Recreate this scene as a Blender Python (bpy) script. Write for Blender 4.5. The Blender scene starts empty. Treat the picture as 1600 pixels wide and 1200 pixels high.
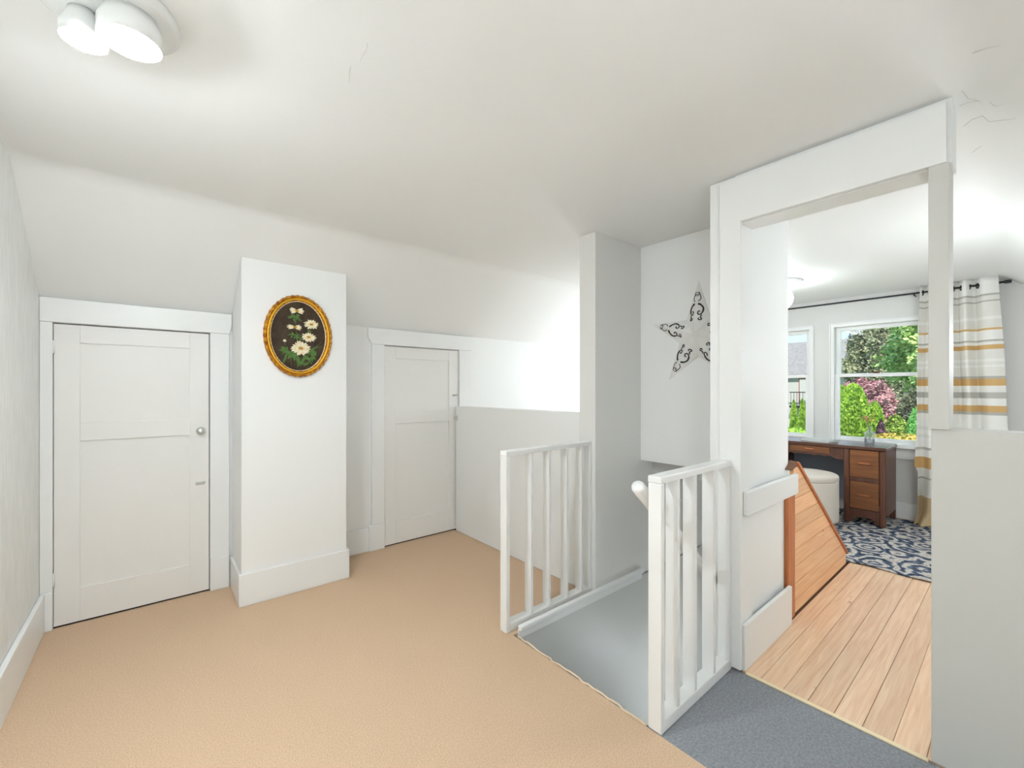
import bpy, bmesh, math, random
import numpy as np
from mathutils import Vector, Matrix, noise as mnoise

random.seed(7)
S = bpy.context.scene
C = S.collection

# ------------------------------------------------------------------ camera
cam_d = bpy.data.cameras.new('camera'); cam = bpy.data.objects.new('camera', cam_d); C.objects.link(cam)
cam_d.sensor_fit = 'HORIZONTAL'; cam_d.sensor_width = 36.0
cam_d.lens = 669.0 / 1600.0 * 36.0
cam_d.shift_y = 8.0 / 1600.0
cam_d.clip_start = 0.02; cam_d.clip_end = 300
cam.location = (0, 0, 1.25)
cam.rotation_euler = (math.pi / 2, 0, -(math.pi / 2 - math.atan2(800, 669)))
S.camera = cam

# ------------------------------------------------------------------ sky, sun, exposure
S.view_settings.view_transform = 'Standard'
S.view_settings.look = 'None'
S.view_settings.exposure = 0.70
S.view_settings.gamma = 1.0
S.view_settings.use_curve_mapping = False
HALL_LAMP = 270.0
ROOM_LAMP = 18.0
ROOM_FILL = 24.0
NOOK_FILL = 21.0
HALL_FILL = 28.0
STAIR_FILL = 34.0
w = bpy.data.worlds.new('sky'); S.world = w; w.use_nodes = True
nt = w.node_tree; nt.nodes.clear()
o_ = nt.nodes.new('ShaderNodeOutputWorld'); bg = nt.nodes.new('ShaderNodeBackground')
tc = nt.nodes.new('ShaderNodeTexCoord'); sp = nt.nodes.new('ShaderNodeSeparateXYZ'); rp = nt.nodes.new('ShaderNodeValToRGB')
nt.links.new(tc.outputs['Generated'], sp.inputs[0]); nt.links.new(sp.outputs['Z'], rp.inputs[0])
rp.color_ramp.elements[0].position = 0.0; rp.color_ramp.elements[0].color = (0.62, 0.79, 0.95, 1)
rp.color_ramp.elements[1].position = 0.6; rp.color_ramp.elements[1].color = (0.36, 0.58, 0.88, 1)
nt.links.new(rp.outputs[0], bg.inputs[0]); bg.inputs[1].default_value = 0.95
nt.links.new(bg.outputs[0], o_.inputs[0])
sun_d = bpy.data.lights.new('sun', 'SUN'); sun = bpy.data.objects.new('sun', sun_d); C.objects.link(sun)
sun_d.energy = 4.8; sun_d.angle = math.radians(2); sun_d.color = (1.0, 0.95, 0.86)
sun.rotation_euler = (math.radians(38), 0, math.radians(-70))   # high, from behind the house

# ------------------------------------------------------------------ materials
def lin(c):
    return tuple((v / 12.92 if v <= 0.04045 else ((v + 0.055) / 1.055) ** 2.4) for v in [x / 255.0 for x in c]) + (1.0,)

def mat(name, col, rough=0.5, metal=0.0, bump=0.0, bscale=40.0, stretch=(1, 1, 1), col2=None, cscale=6.0,
        emit=0.0, trans=None, spec=0.5, cstretch=None, detail=4.0, lo=0.35, hi=0.65):
    m = bpy.data.materials.new(name); m.use_nodes = True
    n = m.node_tree; b = n.nodes['Principled BSDF']
    b.inputs['Base Color'].default_value = lin(col); b.inputs['Roughness'].default_value = rough
    b.inputs['Metallic'].default_value = metal; b.inputs['Specular IOR Level'].default_value = spec
    if col2 or bump:
        tx = n.nodes.new('ShaderNodeTexCoord')
    if col2:
        mp = n.nodes.new('ShaderNodeMapping'); mp.inputs['Scale'].default_value = cstretch or stretch
        n.links.new(tx.outputs['Object'], mp.inputs[0])
        nz = n.nodes.new('ShaderNodeTexNoise'); nz.inputs['Scale'].default_value = cscale; nz.inputs['Detail'].default_value = detail
        n.links.new(mp.outputs[0], nz.inputs[0])
        cr = n.nodes.new('ShaderNodeValToRGB')
        cr.color_ramp.elements[0].position = lo; cr.color_ramp.elements[0].color = lin(col)
        cr.color_ramp.elements[1].position = hi; cr.color_ramp.elements[1].color = lin(col2)
        n.links.new(nz.outputs[0], cr.inputs[0]); n.links.new(cr.outputs[0], b.inputs['Base Color'])
    if bump:
        mp2 = n.nodes.new('ShaderNodeMapping'); mp2.inputs['Scale'].default_value = stretch
        n.links.new(tx.outputs['Object'], mp2.inputs[0])
        nb = n.nodes.new('ShaderNodeTexNoise'); nb.inputs['Scale'].default_value = bscale; nb.inputs['Detail'].default_value = 3
        n.links.new(mp2.outputs[0], nb.inputs[0])
        bp = n.nodes.new('ShaderNodeBump'); bp.inputs['Strength'].default_value = bump; bp.inputs['Distance'].default_value = 0.01
        n.links.new(nb.outputs[0], bp.inputs['Height']); n.links.new(bp.outputs[0], b.inputs['Normal'])
    if emit:
        b.inputs['Emission Color'].default_value = (0.86, 0.945, 1.0, 1); b.inputs['Emission Strength'].default_value = emit
    return m

M = {}
M['ceil'] = mat('ceiling_plaster', (247, 247, 245), 0.6, bump=0.05, bscale=9)
M['wall'] = mat('wall_paint', (247, 247, 245), 0.55, bump=0.03, bscale=30)
M['wallL'] = mat('streaked_wall_paint', (244, 244, 241), 0.4, bump=0.22, bscale=16, stretch=(4, 4, 0.7), col2=(234, 234, 230), cscale=12)
M['grey'] = mat('grey_wall_paint', (226, 225, 221), 0.55, bump=0.03, bscale=30)  # even grey, darker than the white wall paint
M['lowgrey'] = mat('low_wall_paint', (214, 212, 206), 0.55, bump=0.03, bscale=30)
M['stairwall'] = mat('stair_wall_paint', (236, 235, 231), 0.55, bump=0.03, bscale=30)  # even tone, a touch darker than the white walls
M['stairgrey'] = mat('stairwell_grey_paint', (212, 211, 206), 0.45, bump=0.03, bscale=20)  # even grey, darker than the walls above floor level
M['trim'] = mat('white_gloss_paint', (246, 246, 244), 0.32, bump=0.02, bscale=25)
M['door'] = mat('door_white_paint', (243, 241, 237), 0.35, bump=0.02, bscale=25)
M['dark'] = mat('dark_void', (20, 18, 16), 0.9)
M['pewter'] = mat('painted_metal', (205, 205, 198), 0.3, metal=0.3)
M['iron'] = mat('black_iron', (40, 40, 42), 0.4, metal=0.4)
M['carpet'] = mat('beige_carpet', (216, 182, 149), 0.95, bump=0.5, bscale=420, col2=(236, 206, 175), cscale=210, spec=0.1, detail=6)
M['fringe'] = mat('carpet_fringe', (232, 210, 182), 0.9)
M['bluecarpet'] = mat('grey_blue_carpet', (140, 143, 148), 0.95, bump=0.5, bscale=260, col2=(162, 165, 170), cscale=120, spec=0.1)
M['canvas'] = mat('dark_canvas', (54, 42, 33), 0.6, col2=(76, 62, 48), cscale=18, spec=0.2)
M['petal'] = mat('painted_petal', (246, 240, 214), 0.6, col2=(226, 208, 160), cscale=60)
M['gold_c'] = mat('painted_gold_centre', (190, 140, 40), 0.6)
M['leafp'] = mat('painted_leaf', (48, 92, 34), 0.6, col2=(92, 128, 50), cscale=50)
M['gold'] = mat('gilt_frame', (222, 160, 40), 0.38, metal=0.55, bump=0.6, bscale=110, col2=(138, 74, 22), cscale=70)
M['gold2'] = mat('gilt_smooth', (240, 182, 50), 0.3, metal=0.55)
M['liner'] = mat('cream_liner', (248, 228, 190), 0.5)
M['star'] = mat('star_white_enamel', (242, 241, 237), 0.4)
M['scroll'] = mat('dark_scroll', (40, 38, 36), 0.6)  # dark colour stands in for shade inside cut-out scrolls
M['curt_rod'] = mat('rod_black_metal', (46, 46, 48), 0.35, metal=0.5)
M['white_ceramic'] = mat('white_ceramic', (235, 235, 232), 0.3)
M['ott'] = mat('cream_boucle', (226, 216, 203), 0.9, bump=0.35, bscale=180, spec=0.15)
M['darkfoot'] = mat('dark_foot', (30, 26, 24), 0.6)
M['bluepanel'] = mat('blue_grey_panel', (150, 160, 174), 0.6)
M['page'] = mat('paper', (240, 240, 238), 0.7)
M['cover'] = mat('grey_green_cover', (206, 210, 205), 0.5)
M['dryfl'] = mat('dried_petals', (214, 150, 120), 0.8, col2=(222, 196, 110), cscale=70)
M['drystem'] = mat('dried_stems', (150, 140, 90), 0.8)
M['brownblock'] = mat('brown_wood_block', (120, 82, 58), 0.6)

def wood(name, a, b, axis, scale=5.0, rough=0.42, fine=0.12, stretch=14.0):
    """grain stretched along axis (0,1,2), shifted per object so that boards differ"""
    m = bpy.data.materials.new(name); m.use_nodes = True
    n = m.node_tree; bs = n.nodes['Principled BSDF']; bs.inputs['Roughness'].default_value = rough
    tx = n.nodes.new('ShaderNodeTexCoord'); oi = n.nodes.new('ShaderNodeObjectInfo')
    add = n.nodes.new('ShaderNodeVectorMath'); add.operation = 'ADD'
    mul = n.nodes.new('ShaderNodeVectorMath'); mul.operation = 'SCALE'; mul.inputs['Scale'].default_value = 37.0
    cmb = n.nodes.new('ShaderNodeCombineXYZ')
    for i in range(3): n.links.new(oi.outputs['Random'], cmb.inputs[i])
    n.links.new(cmb.outputs[0], mul.inputs[0])
    n.links.new(tx.outputs['Object'], add.inputs[0]); n.links.new(mul.outputs[0], add.inputs[1])
    mp = n.nodes.new('ShaderNodeMapping'); s = [stretch] * 3; s[axis] = 0.7; mp.inputs['Scale'].default_value = s
    n.links.new(add.outputs[0], mp.inputs[0])
    nz = n.nodes.new('ShaderNodeTexNoise'); nz.inputs['Scale'].default_value = scale; nz.inputs['Detail'].default_value = 6; nz.inputs['Distortion'].default_value = 0.6
    n.links.new(mp.outputs[0], nz.inputs[0])
    cr = n.nodes.new('ShaderNodeValToRGB'); cr.color_ramp.elements[0].position = 0.3; cr.color_ramp.elements[1].position = 0.7
    cr.color_ramp.elements[0].color = lin(a); cr.color_ramp.elements[1].color = lin(b)
    n.links.new(nz.outputs[0], cr.inputs[0])
    # knots / dark specks
    vo = n.nodes.new('ShaderNodeTexVoronoi'); vo.inputs['Scale'].default_value = 5.5
    mpk = n.nodes.new('ShaderNodeMapping'); sk = [1.6] * 3; sk[axis] = 0.8; mpk.inputs['Scale'].default_value = sk
    n.links.new(add.outputs[0], mpk.inputs[0]); n.links.new(mpk.outputs[0], vo.inputs[0])
    kr = n.nodes.new('ShaderNodeValToRGB'); kr.color_ramp.elements[0].position = 0.03; kr.color_ramp.elements[1].position = 0.075
    kr.color_ramp.elements[0].color = (0.45, 0.33, 0.25, 1); kr.color_ramp.elements[1].color = (1, 1, 1, 1)
    n.links.new(vo.outputs['Distance'], kr.inputs[0])
    mx = n.nodes.new('ShaderNodeMixRGB'); mx.blend_type = 'MULTIPLY'; mx.inputs[0].default_value = fine
    mx.inputs[0].default_value = 0.9 if fine else 0.0
    n.links.new(cr.outputs[0], mx.inputs[1]); n.links.new(kr.outputs[0], mx.inputs[2])
    hs = n.nodes.new('ShaderNodeHueSaturation')
    mr = n.nodes.new('ShaderNodeMapRange'); mr.inputs[3].default_value = 0.9; mr.inputs[4].default_value = 1.07
    n.links.new(oi.outputs['Random'], mr.inputs[0]); n.links.new(mr.outputs[0], hs.inputs['Value'])
    n.links.new(mx.outputs[0], hs.inputs['Color']); n.links.new(hs.outputs[0], bs.inputs['Base Color'])
    bp = n.nodes.new('ShaderNodeBump'); bp.inputs['Strength'].default_value = 0.08; bp.inputs['Distance'].default_value = 0.005
    n.links.new(nz.outputs[0], bp.inputs['Height']); n.links.new(bp.outputs[0], bs.inputs['Normal'])
    return m
M['plank'] = wood('fir_floor_plank', (232, 188, 150), (250, 218, 184), 0, rough=0.38)
M['pine'] = wood('knotty_pine', (234, 176, 128), (248, 204, 158), 0, rough=0.45)
M['pinetrim'] = wood('orange_pine_trim', (176, 98, 52), (204, 128, 78), 2, rough=0.4, fine=0)
M['walnut'] = wood('walnut_frame', (82, 50, 38), (112, 70, 52), 2, rough=0.35, fine=0)
M['walnut2'] = wood('walnut_drawer_front', (116, 70, 40), (150, 94, 54), 1, rough=0.35, fine=0)
M['walnuttop'] = mat('walnut_top', (92, 56, 42), 0.2)
M['copper'] = mat('copper_wood_pull', (186, 108, 66), 0.35)

def glass_pane():
    m = bpy.data.materials.new('window_glass'); m.use_nodes = True; n = m.node_tree; n.nodes.clear()
    o = n.nodes.new('ShaderNodeOutputMaterial'); mx = n.nodes.new('ShaderNodeMixShader')
    t = n.nodes.new('ShaderNodeBsdfTransparent'); t.inputs[0].default_value = (0.97, 0.98, 0.98, 1)
    g = n.nodes.new('ShaderNodeBsdfGlossy'); g.inputs['Roughness'].default_value = 0.02
    mx.inputs[0].default_value = 0.015
    n.links.new(t.outputs[0], mx.inputs[1]); n.links.new(g.outputs[0], mx.inputs[2]); n.links.new(mx.outputs[0], o.inputs[0])
    return m
M['pane'] = glass_pane()
def clear_glass():
    m = bpy.data.materials.new('clear_glass'); m.use_nodes = True; n = m.node_tree; n.nodes.clear()
    o = n.nodes.new('ShaderNodeOutputMaterial'); mx = n.nodes.new('ShaderNodeMixShader'); m2 = n.nodes.new('ShaderNodeMixShader')
    t = n.nodes.new('ShaderNodeBsdfTransparent'); t.inputs[0].default_value = (0.97, 0.98, 0.98, 1)
    g = n.nodes.new('ShaderNodeBsdfGlossy'); g.inputs['Roughness'].default_value = 0.06
    d = n.nodes.new('ShaderNodeBsdfTranslucent'); d.inputs[0].default_value = (.9, .92, .92, 1)
    lw = n.nodes.new('ShaderNodeLayerWeight'); lw.inputs[0].default_value = .35
    n.links.new(lw.outputs['Facing'], mx.inputs[0])
    m2.inputs[0].default_value = .08
    n.links.new(t.outputs[0], m2.inputs[1]); n.links.new(d.outputs[0], m2.inputs[2])
    n.links.new(m2.outputs[0], mx.inputs[1]); n.links.new(g.outputs[0], mx.inputs[2]); n.links.new(mx.outputs[0], o.inputs[0])
    return m
M['glass'] = clear_glass()
def lampglass(name, s):
    return mat(name, (250, 250, 248), 0.3, emit=s)

def leafmat(name, a, b, c=None, scale=2.2):
    m = bpy.data.materials.new(name); m.use_nodes = True; n = m.node_tree; bs = n.nodes['Principled BSDF']
    bs.inputs['Roughness'].default_value = 0.6; bs.inputs['Specular IOR Level'].default_value = 0.25
    tx = n.nodes.new('ShaderNodeTexCoord'); nz = n.nodes.new('ShaderNodeTexNoise'); nz.inputs['Scale'].default_value = scale; nz.inputs['Detail'].default_value = 8
    nz.inputs['Roughness'].default_value = 0.75
    n.links.new(tx.outputs['Object'], nz.inputs[0])
    cr = n.nodes.new('ShaderNodeValToRGB'); cr.color_ramp.elements[0].position = 0.36; cr.color_ramp.elements[1].position = 0.64
    cr.color_ramp.elements[0].color = lin(a); cr.color_ramp.elements[1].color = lin(b)
    if c:
        e = cr.color_ramp.elements.new(0.5); e.color = lin(c)
    n.links.new(nz.outputs[0], cr.inputs[0]); n.links.new(cr.outputs[0], bs.inputs['Base Color'])
    return m
M['f_maple'] = leafmat('maple_leaves', (122, 166, 104), (210, 228, 146), scale=1.6)  # lightened tones put distance haze into the leaf colour
M['f_dark'] = leafmat('dark_conifer_leaves', (92, 98, 84), (172, 174, 138), scale=1.6)  # paler, greyer leaf tones carry the haze in the colour
M['f_plum'] = leafmat('plum_leaves', (140, 92, 100), (208, 166, 166))
M['f_arb'] = leafmat('arborvitae_leaves', (64, 116, 34), (172, 206, 78), scale=7)
M['f_shrub'] = leafmat('shrub_leaves', (64, 100, 40), (170, 192, 92), scale=7)
M['f_drk'] = leafmat('dark_shrub_leaves', (76, 82, 74), (136, 138, 104))
M['f_spruce'] = leafmat('soft_conifer_leaves', (70, 140, 62), (134, 196, 108), scale=4)
M['f_pur'] = leafmat('purple_bush_leaves', (70, 46, 60), (116, 84, 100), scale=4)
M['f_yel'] = leafmat('yellow_hedge_leaves', (116, 136, 56), (208, 172, 88), scale=9)
M['bark'] = mat('bark', (92, 78, 64), 0.9)
M['lawn'] = mat('lawn_grass', (96, 130, 60), 0.95, col2=(120, 150, 76), cscale=3)
M['shingle'] = mat('grey_shingles', (112, 110, 110), 0.9, col2=(140, 138, 137), cscale=5, cstretch=(1, 1, 6))
M['housewall'] = mat('house_siding', (176, 175, 173), 0.8)
M['redtrim'] = mat('brick_red_paint', (150, 88, 80), 0.7)
M['houseglass'] = mat('house_window_glass', (80, 88, 98), 0.15)
M['tanroof'] = mat('tan_shingles', (160, 146, 132), 0.9)

# ------------------------------------------------------------------ mesh helpers
class B:
    """collects shapes, then links them as ONE mesh object"""
    def __init__(s): s.v = []; s.f = []; s.sm = []
    def add(s, v, f, smooth=False):
        o = len(s.v); s.v += [tuple(p) for p in v]; s.f += [tuple(i + o for i in q) for q in f]; s.sm += [smooth] * len(f); return s
    def box(s, x0, x1, y0, y1, z0, z1):
        v = [(x0, y0, z0), (x1, y0, z0), (x1, y1, z0), (x0, y1, z0), (x0, y0, z1), (x1, y0, z1), (x1, y1, z1), (x0, y1, z1)]
        return s.add(v, [(0, 3, 2, 1), (4, 5, 6, 7), (0, 1, 5, 4), (1, 2, 6, 5), (2, 3, 7, 6), (3, 0, 4, 7)])
    def prism(s, pts, axis, a, b):
        """polygon pts (u,v) extruded along axis from a to b; axis 0: (y,z), 1: (x,z), 2: (x,y)"""
        def P(p, t):
            return {0: (t, p[0], p[1]), 1: (p[0], t, p[1]), 2: (p[0], p[1], t)}[axis]
        n = len(pts); v = [P(p, a) for p in pts] + [P(p, b) for p in pts]
        f = [tuple(range(n)), tuple(range(2 * n - 1, n - 1, -1))] + [(i, i + n, (i + 1) % n + n, (i + 1) % n) for i in range(n)]
        return s.add(v, f)
    def tube(s, pts, r, n=8, smooth=True, caps=True, sx=1.0):
        pts = [Vector(p) for p in pts]; rr = r if isinstance(r, (list, tuple)) else [r] * len(pts)
        v = []; f = []; prev = None
        for i, p in enumerate(pts):
            t = (pts[min(i + 1, len(pts) - 1)] - pts[max(i - 1, 0)]).normalized()
            if prev is None:
                up = Vector((0, 0, 1)) if abs(t.z) < 0.9 else Vector((1, 0, 0)); a = t.cross(up).normalized()
            else:
                a = (prev - t * prev.dot(t)).normalized()
            prev = a; bb = t.cross(a)
            for k in range(n):
                an = 2 * math.pi * k / n; v.append(p + (a * math.cos(an) * sx + bb * math.sin(an)) * rr[i])
        for i in range(len(pts) - 1):
            for k in range(n):
                f.append((i * n + k, i * n + (k + 1) % n, (i + 1) * n + (k + 1) % n, (i + 1) * n + k))
        if caps:
            f.append(tuple(range(n - 1, -1, -1))); f.append(tuple(range((len(pts) - 1) * n, len(pts) * n)))
        return s.add(v, f, smooth)
    def lathe(s, prof, c, n=32, smooth=True, axis=2):
        v = []; f = []
        for r, h in prof:
            for k in range(n):
                a = 2 * math.pi * k / n; x, y = r * math.cos(a), r * math.sin(a)
                q = {2: (x, y, h), 0: (h, x, y), 1: (x, h, y)}[axis]
                v.append((c[0] + q[0], c[1] + q[1], c[2] + q[2]))
        for i in range(len(prof) - 1):
            for k in range(n):
                f.append((i * n + k, i * n + (k + 1) % n, (i + 1) * n + (k + 1) % n, (i + 1) * n + k))
        f.append(tuple(range(n - 1, -1, -1))); f.append(tuple(range((len(prof) - 1) * n, len(prof) * n)))
        return s.add(v, f, smooth)
    def build(s, name, m, parent=None, bevel=0.0, org=None, seg=2):
        me = bpy.data.meshes.new(name)
        o = Vector(org) if org is not None else Vector((0, 0, 0))
        if org is None and s.v:      # origin at the base centre of the shape
            lo = [min(p[i] for p in s.v) for i in range(3)]; hi = [max(p[i] for p in s.v) for i in range(3)]
            o = Vector(((lo[0] + hi[0]) / 2, (lo[1] + hi[1]) / 2, lo[2]))
        me.from_pydata([tuple(Vector(p) - o) for p in s.v], [], s.f)
        me.polygons.foreach_set('use_smooth', s.sm)
        bm = bmesh.new(); bm.from_mesh(me); bmesh.ops.recalc_face_normals(bm, faces=bm.faces); bm.to_mesh(me); bm.free()
        ob = bpy.data.objects.new(name, me); C.objects.link(ob); ob.location = o
        if isinstance(m, str): m = M[m]
        me.materials.append(m)
        if parent is not None:
            ob.parent = parent; ob.location = o - Vector(WL[parent.name])
        WL[ob.name] = tuple(o)
        if bevel:
            bv = ob.modifiers.new('bevel', 'BEVEL'); bv.width = bevel; bv.segments = seg; bv.limit_method = 'ANGLE'; bv.angle_limit = math.radians(40)
        return ob
WL = {}
def tag(o, label, cat, group=None, kind=None):
    o['label'] = label; o['category'] = cat
    if group: o['group'] = group
    if kind: o['kind'] = kind
    return o
def empty(name, loc, label, cat, group=None, kind=None):
    o = bpy.data.objects.new(name, None); C.objects.link(o); o.location = loc; o.empty_display_size = 0.1
    WL[o.name] = tuple(loc)
    return tag(o, label, cat, group, kind)
def box(*a): return B().box(*a)
def smooth_path(pts, n=6):
    P = [Vector(p) for p in pts]; out = []
    for i in range(len(P) - 1):
        p0, p1, p2, p3 = P[max(i - 1, 0)], P[i], P[i + 1], P[min(i + 2, len(P) - 1)]
        for k in range(n):
            t = k / n
            out.append(0.5 * ((2 * p1) + (p2 - p0) * t + (2 * p0 - 5 * p1 + 4 * p2 - p3) * t * t + (3 * p1 - p0 - 3 * p2 + p3) * t ** 3))
    out.append(P[-1]); return out

# ------------------------------------------------------------------ dimensions (metres)
XL, XW = -0.45, 5.55         # end walls of the attic
YR, YB = -0.55, 3.25         # knee walls
ZC = 2.205                   # flat ceiling
PITCH = 0.783
ZK = 1.727                   # knee wall height at the back
Y1 = YB - (ZC - ZK) / PITCH  # where the back slope starts
Y0 = 0.11                    # where the other slope starts
ZKR = ZC - PITCH * (Y0 - YR)

def ceil_profile():
    def arc(yc, sgn, r=0.16):
        ang = math.atan(PITCH); t = r * math.tan(ang / 2); pts = []
        R = r
        # flat end yc - sgn*t, circle centre below
        for k in range(9):
            a = ang * k / 8
            pts.append((yc - sgn * t + sgn * R * math.sin(a), ZC - R * (1 - math.cos(a))))
        return pts
    right = arc(Y0, -1)[::-1]; back = arc(Y1, 1)
    return [(YR - 0.1, ZKR - PITCH * 0.1)] + right + back + [(YB + 0.1, ZK - PITCH * 0.1)]
CP = ceil_profile()
def under_ceiling(y):
    for (a, za), (b, zb) in zip(CP, CP[1:]):
        if a <= y <= b: return za + (zb - za) * (y - a) / (b - a)
    return ZK

# ------------------------------------------------------------------ the setting
# ceiling: flat middle, coved into two roof slopes
b = B(); xs = [XL - 0.1, XW + 0.15]; n = len(CP)
vv = [(x, y, z) for x in xs for (y, z) in CP] + [(x, y, z + 0.12) for x in xs for (y, z) in CP]
ff = [(i, i + 1, n + i + 1, n + i) for i in range(n - 1)]
ff2 = [(2 * n + i, 3 * n + i, 3 * n + i + 1, 2 * n + i + 1) for i in range(n - 1)]
b.add(vv, ff + ff2 + [(i, 2 * n + i, 2 * n + i + 1, i + 1) for i in range(n - 1)] + [(n + i, n + i + 1, 3 * n + i + 1, 3 * n + i) for i in range(n - 1)]
      + [(0, n, 3 * n, 2 * n), (n - 1, 3 * n - 1, 4 * n - 1, 2 * n - 1)], True)
ceiling = tag(b.build('ceiling', 'ceil'), 'off-white plaster attic ceiling, flat in the middle with coved slopes', 'ceiling', kind='structure')
for p in ceiling.data.polygons: p.use_smooth = abs(p.normal.x) < 0.5
ceiling.data.set_sharp_from_angle(angle=math.radians(35))

for cr in ([(1.974, .127), (2.037, .116), (2.058, .095), (2.087, .088)], [(2.252, .141), (2.207, .118), (2.177, .091), (2.226, .077), (2.154, .016)],
           [(2.524, .132), (2.492, .12), (2.463, .103)], [(2.079, .138), (2.065, .122), (2.061, .095)], [(1.752, .092), (1.721, .062), (1.70, .039)],
           [(2.062, .071), (2.088, .061), (2.07, .042)], [(.451, 1.164), (.457, 1.175), (.458, 1.197), (.458, 1.215), (.459, 1.242)], [(.446, 1.279), (.451, 1.304), (.467, 1.352)]):
    B().tube([(x, y, under_ceiling(y) - .0002) for x, y in cr], [.0011] * (len(cr) - 1) + [.0004], 5).build('plaster_crack', 'grey', ceiling)

def gable(x0, x1, y0=YR, y1=YB, z0=0.0):
    ys = [y0] + [p[0] for p in CP if y0 < p[0] < y1] + [y1]
    return B().prism([(y0, z0)] + [(y, under_ceiling(y)) for y in ys] + [(y1, z0)], 0, x0, x1)
tag(gable(XL - 0.1, XL).build('wall_left', 'wallL'), 'white end wall with faint vertical brush streaks at the end of the hall', 'wall', kind='structure')
D1 = (-0.402, 0.264); D2 = (1.394, 2.088); DZ = 1.594
b = B()
for a, c in ((XL - 0.1, D1[0] - .002), (D1[1] + .002, D2[0] - .002), (D2[1] + .002, XW + 0.1)):
    b.box(a, c, YB, YB + 0.1, 0, ZK)
for a, c in (D1, D2): b.box(a - .002, c + .002, YB, YB + 0.1, DZ + .003, ZK)
wb = tag(b.build('wall_back', 'wall'), 'low white knee wall with two closet doors under the roof slope', 'wall', kind='structure')
for a, c in (D1, D2):
    B().box(a - .1, c + .1, YB + .10, YB + .14, -.1, ZK).box(a - .1, c + .1, YB - .0, YB + .10, -.1, -.004).build('closet_lining', 'dark', wb)  # near-black sheets stand in for the dark inside the closets
tag(box(XL - 0.1, XW + 0.1, YR - 0.1, YR, 0, ZKR).build('wall_right', 'wall'), 'white knee wall behind the viewpoint', 'wall', kind='structure')

# column (boxed chimney)
CX0, CX1, CY = 0.385, 0.982, 2.885
tag(B().prism([(CY, 0), (CY, under_ceiling(CY)), (YB - .001, ZK), (YB - .001, 0)], 0, CX0, CX1).build('wall_column', 'wall', bevel=0.006),
    'boxed white chimney column between the two closet doors, oval picture hung on it', 'column', kind='structure')
b = B().box(CX0 - .014, CX1 + .013, CY - .015, CY - .0005, 0, .188).box(CX0 - .014, CX0 - .0005, CY - .0005, YB - .03, 0, .188).box(CX1 + .0005, CX1 + .013, CY - .0005, YB - .018, 0, .188)
tag(b.build('baseboard_column', 'trim', bevel=.004), 'tall white baseboard wrapped round the foot of the chimney column', 'baseboard', kind='structure')
tag(box(XL + .0005, XL + .02, YR, YB - .03, 0, .196).build('baseboard_left', 'trim', bevel=.004), 'tall white baseboard along the streaked end wall', 'baseboard', kind='structure')
tag(box(CX1 + .0135, 1.27, YB - .016, YB - .0005, 0, .183).build('baseboard_back', 'trim', bevel=.004), 'short white baseboard between chimney column and the closet door beside the half wall', 'baseboard', kind='structure')

# doors 1 and 2
def closet_door(idx, x0, x1, label, cleft, cright, hx0, hx1, plinths, hinge_z, latch_z, knob_z, knob_x, casing_label):
    t = empty('door_%d' % idx, ((x0 + x1) / 2, YB, 0), label, 'door', kind='structure')
    yf = YB - 0.006
    st, z1, z2, z3, z4 = 0.098, 0.185, 0.972, 1.070, 1.497
    xa, xb = x0 + .001, x1 - .002; zt = DZ - .002; zb = .009
    for n_, q in (('stile', (xa, x0 + st, zb, zt)), ('stile', (x1 - st, xb, zb, zt)), ('rail', (x0 + st, x1 - st, zb, z1)),
                  ('rail', (x0 + st, x1 - st, z2, z3)), ('rail', (x0 + st, x1 - st, z4, zt))):
        box(q[0], q[1], yf, yf + .034, q[2], q[3]).build(n_, 'door', t, bevel=.0015)
    for za, zc in ((z1, z2), (z3, z4)):
        box(x0 + st, x1 - st, yf + .009, yf + .028, za, zc).build('panel', 'door', t)
    for hz in hinge_z:
        hg = B().tube([(x0 + .001, yf - .005, hz - .035), (x0 + .001, yf - .005, hz + .035)], .0055, 8).build('hinge', 'trim', t)
    # knob on a rosette
    k = B().lathe([(0.012, 0), (.013, -.004), (.009, -.008), (.008, -.02), (.017, -.026), (.0215, -.034), (.019, -.042), (.010, -.046), (.0, -.0465)], (knob_x, yf, knob_z), 20, axis=1).build('knob', 'pewter', t)
    B().lathe([(.0225, -.030), (.0235, -.034), (.0225, -.038)], (knob_x, yf, knob_z), 20, axis=1).build('knob_ring', 'pewter', k)
    lt = B().box(knob_x - .024, knob_x + .022, yf - .005, yf, latch_z - .009, latch_z + .009).tube([(knob_x - .022, yf - .008, latch_z - .003), (knob_x + .024, yf - .008, latch_z + .007)], .005, 8)
    lt.build('latch', 'pewter', t)
    # casing
    c = empty('trim_%d' % idx, ((x0 + x1) / 2, YB, 0), casing_label, 'door casing', kind='structure')
    yc0, yc1 = YB - .022, YB - .0005
    if cleft: box(cleft[0], cleft[1], yc0, yc1, plinths[0], 1.5985).build('casing_board', 'trim', c, bevel=.003)
    box(cright[0], cright[1], yc0, yc1, plinths[1], 1.5985).build('casing_board', 'trim', c, bevel=.003)
    zt = ZK - .004
    e0, e1 = hx0
    f0, f1 = hx1
    B().prism([(e1, 1.5986), (f1, 1.5986), (f0 - (f0 - f1) * .1, 1.645), (f0, 1.665), (f0, zt + .0), (e0, zt + .0), (e0, 1.665), (e0 + (e1 - e0) * .1, 1.645)], 1, yc0 - .004, yc1).build('head_board', 'trim', c, bevel=.003)
    if cleft and plinths[0]: box(cleft[0] - .006 * (idx == 2) - .018 * (idx == 2), cleft[1], yc0 - .007, yc1, 0, plinths[0]).build('plinth', 'trim', c, bevel=.004)
    if plinths[1] and idx == 1: box(cright[0], cright[1] - .001, yc0 - .007, yc1, 0, plinths[1]).build('plinth', 'trim', c, bevel=.004)
    return t
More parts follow.
